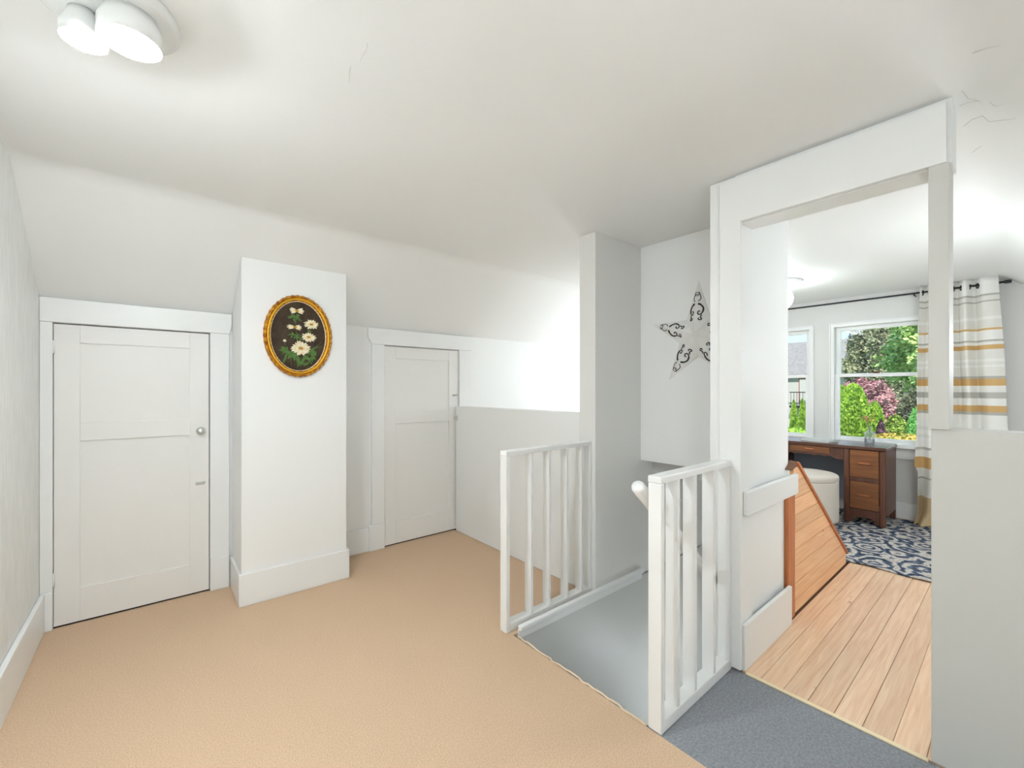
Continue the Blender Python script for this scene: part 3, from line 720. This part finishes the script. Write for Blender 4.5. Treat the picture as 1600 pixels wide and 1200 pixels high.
# book and bottle on the desk
t = empty('book', (5.17, 1.36, DT), 'thin pale book lying on the desk beside the glass bottle', 'book')
rz = Matrix.Rotation(math.radians(-14), 4, 'Z')
def rbox(x0, x1, y0, y1, z0, z1, c):
    bb = box(x0, x1, y0, y1, z0, z1); bb.v = [tuple(rz @ Vector(p) + Vector(c)) for p in bb.v]; return bb
c0 = (5.18, 1.33, DT)
rbox(-.09, .09, -.13, .13, .0005, .004, c0).build('cover', 'cover', t, bevel=.001); rbox(-.085, .085, -.122, .128, .0042, .017, c0).build('pages', 'page', t, bevel=.001)
rbox(-.09, .09, -.13, .13, .0172, .0205, c0).build('cover', 'cover', t, bevel=.001); rbox(-.09, .09, .1305, .134, .0005, .0205, c0).build('spine', 'cover', t, bevel=.001)
bc = (5.40, .975, DT + .0005)
t = empty('glass_bottle_vase', bc, 'small clear glass bottle holding dried flowers on the desk', 'vase')
outer = [(0, 0), (.036, 0), (.04, .004), (.04, .085), (.036, .10), (.017, .115), (.0145, .12), (.0145, .148), (.018, .151), (.018, .158)]
inner = [(.0145, .158), (.0115, .15), (.0115, .118), (.033, .097), (.036, .085), (.036, .009), (0, .008)]
B().lathe(outer + inner, bc, 28).build('bottle', 'glass', t)
rn = random.Random(9); st = B(); hd = B()
for k in range(13):
    a = rn.uniform(0, 6.28); sp_ = rn.uniform(.01, .06); h_ = rn.uniform(.19, .30)
    p1 = (bc[0] + .006 * math.cos(a), bc[1] + .006 * math.sin(a), bc[2] + .15); p2 = (bc[0] + sp_ * math.cos(a), bc[1] + sp_ * math.sin(a) + .015, bc[2] + h_)
    st.tube([(bc[0] - .01 * math.cos(a), bc[1] - .01 * math.sin(a), bc[2] + .02), p1, p2], .0009, 5)
    for q in range(5):
        v0 = Vector(p2) + Vector((rn.uniform(-1, 1), rn.uniform(-1, 1), rn.uniform(-1, 1))) * .008
        hd.lathe([(0, -.005), (.005, -.002), (.005, .002), (0, .005)], v0, 6)
st.build('stems', 'drystem', t); hd.build('dried_flower_heads', 'dryfl', t)['kind'] = 'stuff'

# ------------------------------------------------------------------ curtain and rod
RX, RZ = 5.45, 2.145
t = empty('curtain_rod', (RX, 1.3, RZ), 'thin black curtain rod above the windows', 'curtain rod')
B().tube([(RX, .095, RZ), (RX, 2.70, RZ)], .0085, 12).build('rod', 'curt_rod', t)
B().lathe([(.013, -.02), (.015, -.015), (.015, .015), (.013, .02)], (RX, .085, RZ), 14, axis=1).build('finial', 'curt_rod', t)
for yb_ in (.66, 2.64):
    B().tube([(RX, yb_, RZ - .012), (RX + .05, yb_, RZ - .014), (XW - .001, yb_, RZ - .014)], .006, 8).build('bracket', 'curt_rod', t)
def curtain_mat():
    m = bpy.data.materials.new('striped_curtain'); m.use_nodes = True; n = m.node_tree; bs = n.nodes['Principled BSDF']
    bs.inputs['Roughness'].default_value = 0.85; bs.inputs['Specular IOR Level'].default_value = .1
    tx = n.nodes.new('ShaderNodeTexCoord'); sx = n.nodes.new('ShaderNodeSeparateXYZ'); n.links.new(tx.outputs['Object'], sx.inputs[0])
    dv_ = n.nodes.new('ShaderNodeMath'); dv_.operation = 'DIVIDE'; dv_.inputs[1].default_value = 2.25; n.links.new(sx.outputs['Z'], dv_.inputs[0])
    W_, G_, Y_, T_ = (242, 240, 234), (190, 187, 178), (214, 176, 120), (208, 184, 146)
    L_ = (232, 229, 221)
    bands = [(0, T_), (.26, L_), (.42, G_), (.44, L_), (.52, Y_), (.62, W_), (.69, G_), (.71, W_), (.80, L_), (.83, W_), (.875, L_), (.905, W_), (1.026, G_), (1.052, Y_), (1.107, W_), (1.168, G_), (1.219, W_), (1.276, Y_), (1.335, G_), (1.36, L_), (1.434, W_), (1.453, L_), (1.484, W_), (1.503, L_), (1.586, Y_), (1.624, W_), (1.652, G_), (1.668, W_), (1.75, Y_), (1.767, L_), (1.839, W_), (1.864, L_), (1.988, G_), (2.003, L_), (2.041, G_), (2.06, W_)]
    # two ramps (32 stops at most each)
    def ramp(bs_, lo, hi):
        cr = n.nodes.new('ShaderNodeValToRGB'); cr.color_ramp.interpolation = 'CONSTANT'
        mr = n.nodes.new('ShaderNodeMapRange'); mr.inputs[1].default_value = lo; mr.inputs[2].default_value = hi
        n.links.new(sx.outputs['Z'], mr.inputs[0]); n.links.new(mr.outputs[0], cr.inputs[0])
        els = cr.color_ramp.elements
        for i, (z_, c_) in enumerate(bs_):
            p_ = (z_ - lo) / (hi - lo)
            e = els[i] if i < 2 else els.new(p_)
            e.position = p_; e.color = lin(c_)
        return cr
    lo_b = [q for q in bands if q[0] < 1.15]; hi_b = [(1.15, W_)] + [q for q in bands if q[0] > 1.15]
    r1 = ramp(lo_b, 0, 1.15); r2 = ramp(hi_b, 1.15, 2.25)
    gt = n.nodes.new('ShaderNodeMath'); gt.operation = 'GREATER_THAN'; gt.inputs[1].default_value = 1.15; n.links.new(sx.outputs['Z'], gt.inputs[0])
    mx = n.nodes.new('ShaderNodeMixRGB'); n.links.new(gt.outputs[0], mx.inputs[0]); n.links.new(r1.outputs[0], mx.inputs[1]); n.links.new(r2.outputs[0], mx.inputs[2])
    n.links.new(mx.outputs[0], bs.inputs['Base Color'])
    return m
M['curtain'] = curtain_mat()
ctl = [(.615, -.03), (.585, .03), (.535, -.036), (.475, .036), (.425, -.036), (.378, .036), (.331, -.034), (.279, .036), (.235, -.022), (.19, -.036), (.138, -.02)]
path = smooth_path([(RX + dx, y_, 0) for y_, dx in ctl], 8)
zs = [0.02] + [2.2 * k / 60 for k in range(1, 61)]
zs = [.012, .02, .035, .055, .08, .12, .17] + [.22 + (2.205 - .22) * k / 44 for k in range(45)]
v = []; f = []
for z_ in zs:
    u = 1 - z_ / 2.2
    for k, p in enumerate(path):
        s = k / (len(path) - 1)
        y_ = p.y + (.035 * (1 - s) - .075 * s) * min(1, u * 1.4) + .012 * math.sin(z_ * 5 + s * 9) * u
        x_ = RX + (p.x - RX) * (1 + .35 * u) + .008 * math.sin(z_ * 3 + s * 20) * u
        if z_ < .1: x_ -= (.1 - z_) * 1.1; y_ += (.1 - z_) * .5 * (1 - s)
        if y_ > .60 and z_ < .5: y_ -= (y_ - .60) * .5
        v.append((x_, y_, z_))
m_ = len(path)
for i in range(len(zs) - 1):
    for k in range(m_ - 1): f.append((i * m_ + k, i * m_ + k + 1, (i + 1) * m_ + k + 1, (i + 1) * m_ + k))
t = empty('curtain', (RX, .37, 0), 'white curtain with ochre and grey stripes hanging from black rod at the window', 'curtain')
cu = B().add(v, f, True).build('fabric', 'curtain', t, org=(RX, .37, 0))
so = cu.modifiers.new('thickness', 'SOLIDIFY'); so.thickness = .0022; so.offset = 0
for y_ in (.60, .56, .505, .45, .402, .355, .305, .258):
    v_ = []
    B().tube([(RX + .021 * math.cos(a) * .25, y_ + .006 * math.cos(a), RZ - .005 + .021 * math.sin(a)) for a in [2 * math.pi * k / 18 for k in range(19)]], .0042, 6, caps=False).build('grommet', 'curt_rod', t)

# ------------------------------------------------------------------ rug
def rug_mat():
    m = bpy.data.materials.new('patterned_rug'); m.use_nodes = True; n = m.node_tree; bs = n.nodes['Principled BSDF']
    bs.inputs['Roughness'].default_value = .95; bs.inputs['Specular IOR Level'].default_value = .1
    tx = n.nodes.new('ShaderNodeTexCoord')
    nz = n.nodes.new('ShaderNodeTexNoise'); nz.inputs['Scale'].default_value = 6; nz.inputs['Detail'].default_value = 3
    n.links.new(tx.outputs['Object'], nz.inputs[0])
    ad = n.nodes.new('ShaderNodeMixRGB'); ad.blend_type = 'ADD'; ad.inputs[0].default_value = .06
    n.links.new(tx.outputs['Object'], ad.inputs[1]); n.links.new(nz.outputs['Color'], ad.inputs[2])
    v1 = n.nodes.new('ShaderNodeTexVoronoi'); v1.inputs['Scale'].default_value = 6.5; n.links.new(ad.outputs[0], v1.inputs[0])
    wv = n.nodes.new('ShaderNodeMath'); wv.operation = 'MULTIPLY'; wv.inputs[1].default_value = 19; n.links.new(v1.outputs['Distance'], wv.inputs[0])
    si = n.nodes.new('ShaderNodeMath'); si.operation = 'SINE'; n.links.new(wv.outputs[0], si.inputs[0])
    v2 = n.nodes.new('ShaderNodeTexVoronoi'); v2.inputs['Scale'].default_value = 24; n.links.new(ad.outputs[0], v2.inputs[0])
    av = n.nodes.new('ShaderNodeMath'); av.operation = 'MULTIPLY_ADD'; av.inputs[1].default_value = -1.9; n.links.new(v2.outputs['Distance'], av.inputs[0]); n.links.new(si.outputs[0], av.inputs[2])
    n2 = n.nodes.new('ShaderNodeTexNoise'); n2.inputs['Scale'].default_value = 55; n2.inputs['Detail'].default_value = 4; n.links.new(tx.outputs['Object'], n2.inputs[0])
    a2 = n.nodes.new('ShaderNodeMath'); a2.operation = 'MULTIPLY_ADD'; a2.inputs[1].default_value = 2.0; n.links.new(n2.outputs[0], a2.inputs[0]); n.links.new(av.outputs[0], a2.inputs[2])
    cr = n.nodes.new('ShaderNodeValToRGB'); mr = n.nodes.new('ShaderNodeMapRange'); mr.inputs[1].default_value = -1.4; mr.inputs[2].default_value = 1.9
    n.links.new(a2.outputs[0], mr.inputs[0]); n.links.new(mr.outputs[0], cr.inputs[0])
    e = cr.color_ramp.elements; e[0].position = 0; e[0].color = lin((52, 58, 72)); e[1].position = 1; e[1].color = lin((220, 214, 204))
    for p_, c_ in ((.25, (84, 94, 112)), (.42, (112, 122, 138)), (.50, (188, 182, 174)), (.70, (212, 206, 198)), (.82, (160, 146, 136))):
        q = e.new(p_); q.color = lin(c_)
    n.links.new(cr.outputs[0], bs.inputs['Base Color'])
    bp = n.nodes.new('ShaderNodeBump'); bp.inputs['Strength'].default_value = .3; bp.inputs['Distance'].default_value = .003
    n.links.new(n2.outputs[0], bp.inputs['Height']); n.links.new(bp.outputs[0], bs.inputs['Normal'])
    return m
M['rug'] = rug_mat()
v = []; f = []; NX, NY = 40, 60
for i in range(NX + 1):
    for k in range(NY + 1):
        s = i / NX; q = k / NY
        x_ = 3.845 + (5.50 - 3.845) * s; y_ = -.35 + (2.35 + .35) * q
        edge = max(0, 1 - s * 12)
        x_ += edge * .010 * math.sin(q * 37)
        z_ = .0038 + edge * .0045 * (1 + math.sin(q * 52)) * .9
        v.append((x_, y_, z_))
for i in range(NX):
    for k in range(NY): f.append((i * (NY + 1) + k, (i + 1) * (NY + 1) + k, (i + 1) * (NY + 1) + k + 1, i * (NY + 1) + k + 1))
rug = B().add(v, f, True).build('rug', 'rug')
so = rug.modifiers.new('thickness', 'SOLIDIFY'); so.thickness = .004; so.offset = 0
tag(rug, 'blue and cream floral rug under the desk and ottoman', 'rug')

# ------------------------------------------------------------------ outdoors
GZ = -3.2
g = B(); N_ = 24
tag(box(6.2, 75, -35, 60, GZ - .2, GZ).build('lawn', 'lawn'), 'green garden lawn seen below through the windows', 'lawn', kind='structure')
def plant(name, label, cat, c, rx, ry, top, bot, m, n_, leaf, shape='ball', trunk=True, seed=1, up=False, group=None, jag=.18):
    rn = random.Random(seed)
    t = empty(name, (c[0], c[1], GZ), label, cat, group)
    hz = (top - bot) / 2; zc = (top + bot) / 2
    if trunk:
        B().tube([(c[0], c[1], GZ), (c[0] + .03, c[1], (GZ + bot) / 2), (c[0], c[1], zc)], [.06 + .06 * rx, .05 + .05 * rx, .03 + .03 * rx], 8).build('trunk', 'bark', t)
    def rad(d):        # surface radius factor in direction d, lumpy
        q = mnoise.noise(Vector((d.x * 2.2 + seed * 3.1, d.y * 2.2, d.z * 2.2))) * jag * 1.8 + mnoise.noise(Vector((d.x * 5 + seed, d.y * 5, d.z * 5))) * jag
        return 1 + q
    def place(d, k):
        r = rad(d) * k
        if shape == 'cone':
            h_ = (d.z + 1) / 2; tap = max(.04, (1 - h_) ** .62) * 1.15
            return Vector((c[0] + d.x * r * rx * tap / max(.2, math.sqrt(max(.04, 1 - d.z * d.z))), c[1] + d.y * r * ry * tap / max(.2, math.sqrt(max(.04, 1 - d.z * d.z))), bot + (top - bot) * h_))
        if shape == 'hedge':
            h_ = (d.z + 1) / 2; tap = 1.0 if h_ < .94 else math.sqrt(max(.0, 1 - ((h_ - .94) / .06) ** 2))
            m_ = max(abs(d.x), abs(d.y), 1e-4)
            return Vector((c[0] + d.x / m_ * r * rx * tap, c[1] + d.y / m_ * r * ry * tap, bot + (top - bot) * h_ * (.97 + .03 * r)))
        if shape == 'column':
            h_ = (d.z + 1) / 2; tap = 1.0 if h_ < .8 else math.sqrt(max(.0, 1 - ((h_ - .8) / .2) ** 2))
            q = max(.2, math.sqrt(max(.04, 1 - d.z * d.z)))
            return Vector((c[0] + d.x * r * rx * tap / q, c[1] + d.y * r * ry * tap / q, bot + (top - bot) * h_))
        return Vector((c[0] + d.x * r * rx, c[1] + d.y * r * ry, zc + d.z * r * hz))
    # solid core
    bm = bmesh.new(); bmesh.ops.create_icosphere(bm, subdivisions=4, radius=1)
    vs = [tuple(place(q.co.normalized(), .86)) for q in bm.verts]; fs = [tuple(x.index for x in q.verts) for q in bm.faces]; bm.free()
    bb = B(); bb.add(vs, fs)
    for i in range(n_):
        zz = rn.uniform(-1, 1); an = rn.uniform(0, 6.283); rr = math.sqrt(1 - zz * zz)
        d = Vector((rr * math.cos(an), rr * math.sin(an), zz))
        p = place(d, rn.uniform(.84, 1.06))
        L = leaf * rn.uniform(.6, 1.3)
        if up:
            ax = Vector((rn.uniform(-.5, .5) + d.x * .5, rn.uniform(-.5, .5) + d.y * .5, 1)).normalized()
        else:
            ax = Vector((rn.uniform(-1, 1), rn.uniform(-1, 1), rn.uniform(-.7, .7))).normalized()
        sd = ax.cross(Vector((rn.uniform(-1, 1), rn.uniform(-1, 1), rn.uniform(-1, 1)))).normalized() * L * .36
        a_ = p - ax * L * .5; e_ = p + ax * L * .5
        bb.add([a_, p + sd, e_, p - sd], [(0, 1, 2, 3)])
    bb.build('foliage', m, t)
    return t
plant('maple_tree', 'tall bright green maple tree behind the shrubs', 'tree', (21, 1.6, 0), 1.9, 1.45, 5.4, .9, 'f_maple', 26000, .16, seed=2, jag=.3)
plant('conifer_tree', 'tall dark olive conifer tree in front of the grey-roofed house', 'tree', (29, 5.0, 0), 1.2, 1.15, 4.5, -1.6, 'f_dark', 22000, .15, seed=3, jag=.3)
plant('conifer_tree', 'broad dark evergreen tree behind the maple', 'tree', (33.5, 2.2, 0), 1.8, 2.1, 4.0, -2, 'f_dark', 14000, .20, seed=4, jag=.25)
plant('plum_tree', 'dusty pink plum tree behind the bright green arborvitae', 'tree', (16, 2.98, 0), .55, .60, 1.46, .35, 'f_plum', 14000, .075, seed=5, jag=.25)
plant('plum_bush', 'low pink-leaved bush between the arborvitae and the dark shrub', 'bush', (14.6, 2.28, 0), .3, .26, .80, -1.2, 'f_plum', 3000, .08, seed=6, trunk=False)
plant('dark_shrub', 'large dark shrub under the maple tree', 'shrub', (17.8, 1.75, 0), .6, .78, 1.32, -2.4, 'f_drk', 14000, .09, seed=7, trunk=False, jag=.22)
plant('dark_shrub', 'dark shrub behind the pink-leaved bush', 'shrub', (18.6, 3.55, 0), .5, .5, 1.15, -2.4, 'f_drk', 8000, .09, seed=27, trunk=False, jag=.22)
plant('arborvitae', 'broad bright green arborvitae, tallest of the clipped evergreens', 'arborvitae', (12, 2.45, 0), .30, .27, 1.37, -3.1, 'f_arb', 20000, .06, 'column', False, 8, True, jag=.10)
plant('arborvitae', 'bright green arborvitae on the house side of the broadest one', 'arborvitae', (12.8, 2.84, 0), .20, .20, 1.33, -3.1, 'f_arb', 14000, .06, 'column', False, 9, True, jag=.10)
plant('arborvitae', 'shorter bright green arborvitae beside the pink-leaved bush', 'arborvitae', (12.55, 2.17, 0), .17, .17, .96, -3.1, 'f_arb', 12000, .06, 'column', False, 10, True, jag=.10)
plant('arborvitae', 'pointed green arborvitae before the neighbouring house', 'arborvitae', (12, 3.43, 0), .26, .22, 1.0, -3.1, 'f_arb', 14000, .06, 'cone', False, 11, True, jag=.1)
plant('arborvitae', 'slim pointed green arborvitae beside the first pointed one', 'arborvitae', (12.9, 3.88, 0), .24, .22, .95, -3.1, 'f_arb', 14000, .06, 'cone', False, 12, True, jag=.1)
plant('clipped_hedge', 'low yellow-green clipped hedge in front of the pointed arborvitae', 'hedge', (10.6, 3.42, 0), .3, .72, .42, -3.1, 'f_arb', 16000, .05, 'hedge', False, 13, False, jag=.03)
plant('leafy_shrub', 'mid-green leafy shrub behind the yellow flowering hedge', 'shrub', (13.4, 1.94, 0), .30, .22, .64, -3.1, 'f_shrub', 12000, .055, 'column', False, 14, jag=.15)
plant('leafy_shrub', 'rounded olive-green shrub next to the soft conifer', 'shrub', (12.6, 1.52, 0), .30, .24, .58, -3.1, 'f_shrub', 11000, .055, 'column', False, 24, jag=.15)
plant('leafy_shrub', 'small green shrub at the foot of the broadest arborvitae', 'shrub', (10.0, 2.2, 0), .24, .33, .44, -3.1, 'f_shrub', 11000, .05, 'column', False, 25, jag=.12)
plant('purple_bush', 'small dark purple bush between green shrubs', 'bush', (11.2, 1.84, 0), .13, .10, .62, -3.1, 'f_pur', 2500, .06, 'column', False, 15, jag=.12)
plant('soft_conifer', 'pale green feathery conifer beside the curtain edge', 'conifer', (11, 1.29, 0), .20, .15, .90, -3.1, 'f_spruce', 14000, .05, 'column', False, 16, True, jag=.15)
plant('flowering_hedge', 'low hedge with yellow and orange flowers', 'hedge', (9.7, 1.36, 0), .25, .42, .50, -3.1, 'f_yel', 16000, .045, 'hedge', False, 17, jag=.05)

# neighbouring house
t = empty('neighbour_house', (38, 11, GZ), 'grey-roofed house with pale walls beyond the garden', 'house')
HX0, HX1, HY0, HY1 = 34.6, 44, 7.75, 18.0; EZ = 2.3; RZ_ = 4.85
box(HX0 + .3, HX1 - .3, HY0 + .3, HY1 - .3, GZ, EZ).build('walls', 'housewall', t)
ym = (HY0 + HY1) / 2; xm = (HX0 + HX1) / 2
B().add([(HX0, HY0, EZ), (HX1, HY0, EZ), (HX1, HY1, EZ), (HX0, HY1, EZ), (xm - 1.2, HY0 + .2, RZ_), (xm - 1.2, HY1 - 2.4, RZ_),
         (HX0, HY0, EZ - .15), (HX1, HY0, EZ - .15), (HX1, HY1, EZ - .15), (HX0, HY1, EZ - .15)],
        [(0, 4, 5, 3), (1, 2, 5, 4), (0, 1, 4), (2, 3, 5), (6, 0, 3, 9), (7, 1, 0, 6), (8, 2, 1, 7), (9, 3, 2, 8), (6, 9, 8, 7)]).build('roof', 'shingle', t)
# front gable with its own valley
B().add([(HX0 - .9, 11.0, EZ), (HX0 - .9, 14.6, EZ), (HX0 - .9, 12.8, 4.2), (xm - 1.6, 12.8, 4.2), (xm - 2.2, 11.0, EZ), (xm - 2.2, 14.6, EZ)],
        [(0, 2, 3, 4), (1, 5, 3, 2), (0, 1, 2)]).build('front_gable', 'shingle', t)
box(HX0 - .6, HX0 + .3, 11.3, 14.3, GZ, EZ).build('porch_block', 'housewall', t)
for yy_ in (9.75, 8.6):
    fr_ = box(HX0 + .22, HX0 + .3, yy_ - .42, yy_ + .42, .25, 2.05).build('window', 'redtrim', t)
    box(HX0 + .18, HX0 + .215, yy_ - .12, yy_ + .36, .3, 1.95).build('window_post', 'housewall', fr_)
    box(HX0 + .2, HX0 + .218, yy_ - .36, yy_ - .14, .35, 1.2).build('pane', 'houseglass', fr_)
rl = B().box(HX0 - .3, HX0 - .26, 8.1, 10.6, 1.0, 1.06)
for k in range(14): rl.box(HX0 - .29, HX0 - .27, 8.15 + k * .18, 8.17 + k * .18, .1, 1.0)
rl.box(HX0 - .3, HX0 + .3, 8.1, 10.6, -.05, .1)
rl.build('balcony', 'iron', t)
box(36.0, 36.4, 9.4, 9.8, 3.2, 5.3).build('chimney', 'tanroof', t)

# ------------------------------------------------------------------ groups of alike things
for o in list(C.objects):
    if o.parent is None and 'label' in o and 'kind' not in o:
        g_ = {'arborvitae': 'arborvitae in the garden', 'conifer_tree': 'dark conifers in the garden', 'dark_shrub': 'dark shrubs in the garden',
              'leafy_shrub': 'green shrubs in the garden', 'stair_railing': 'white stair railings', 'floor_lamp': 'globe floor lamps',
              'wall_sconce': 'globe wall lamps', 'ceiling_lamp': 'globe ceiling lamps'}.get(o.name.split('.')[0])
        if g_: o['group'] = g_
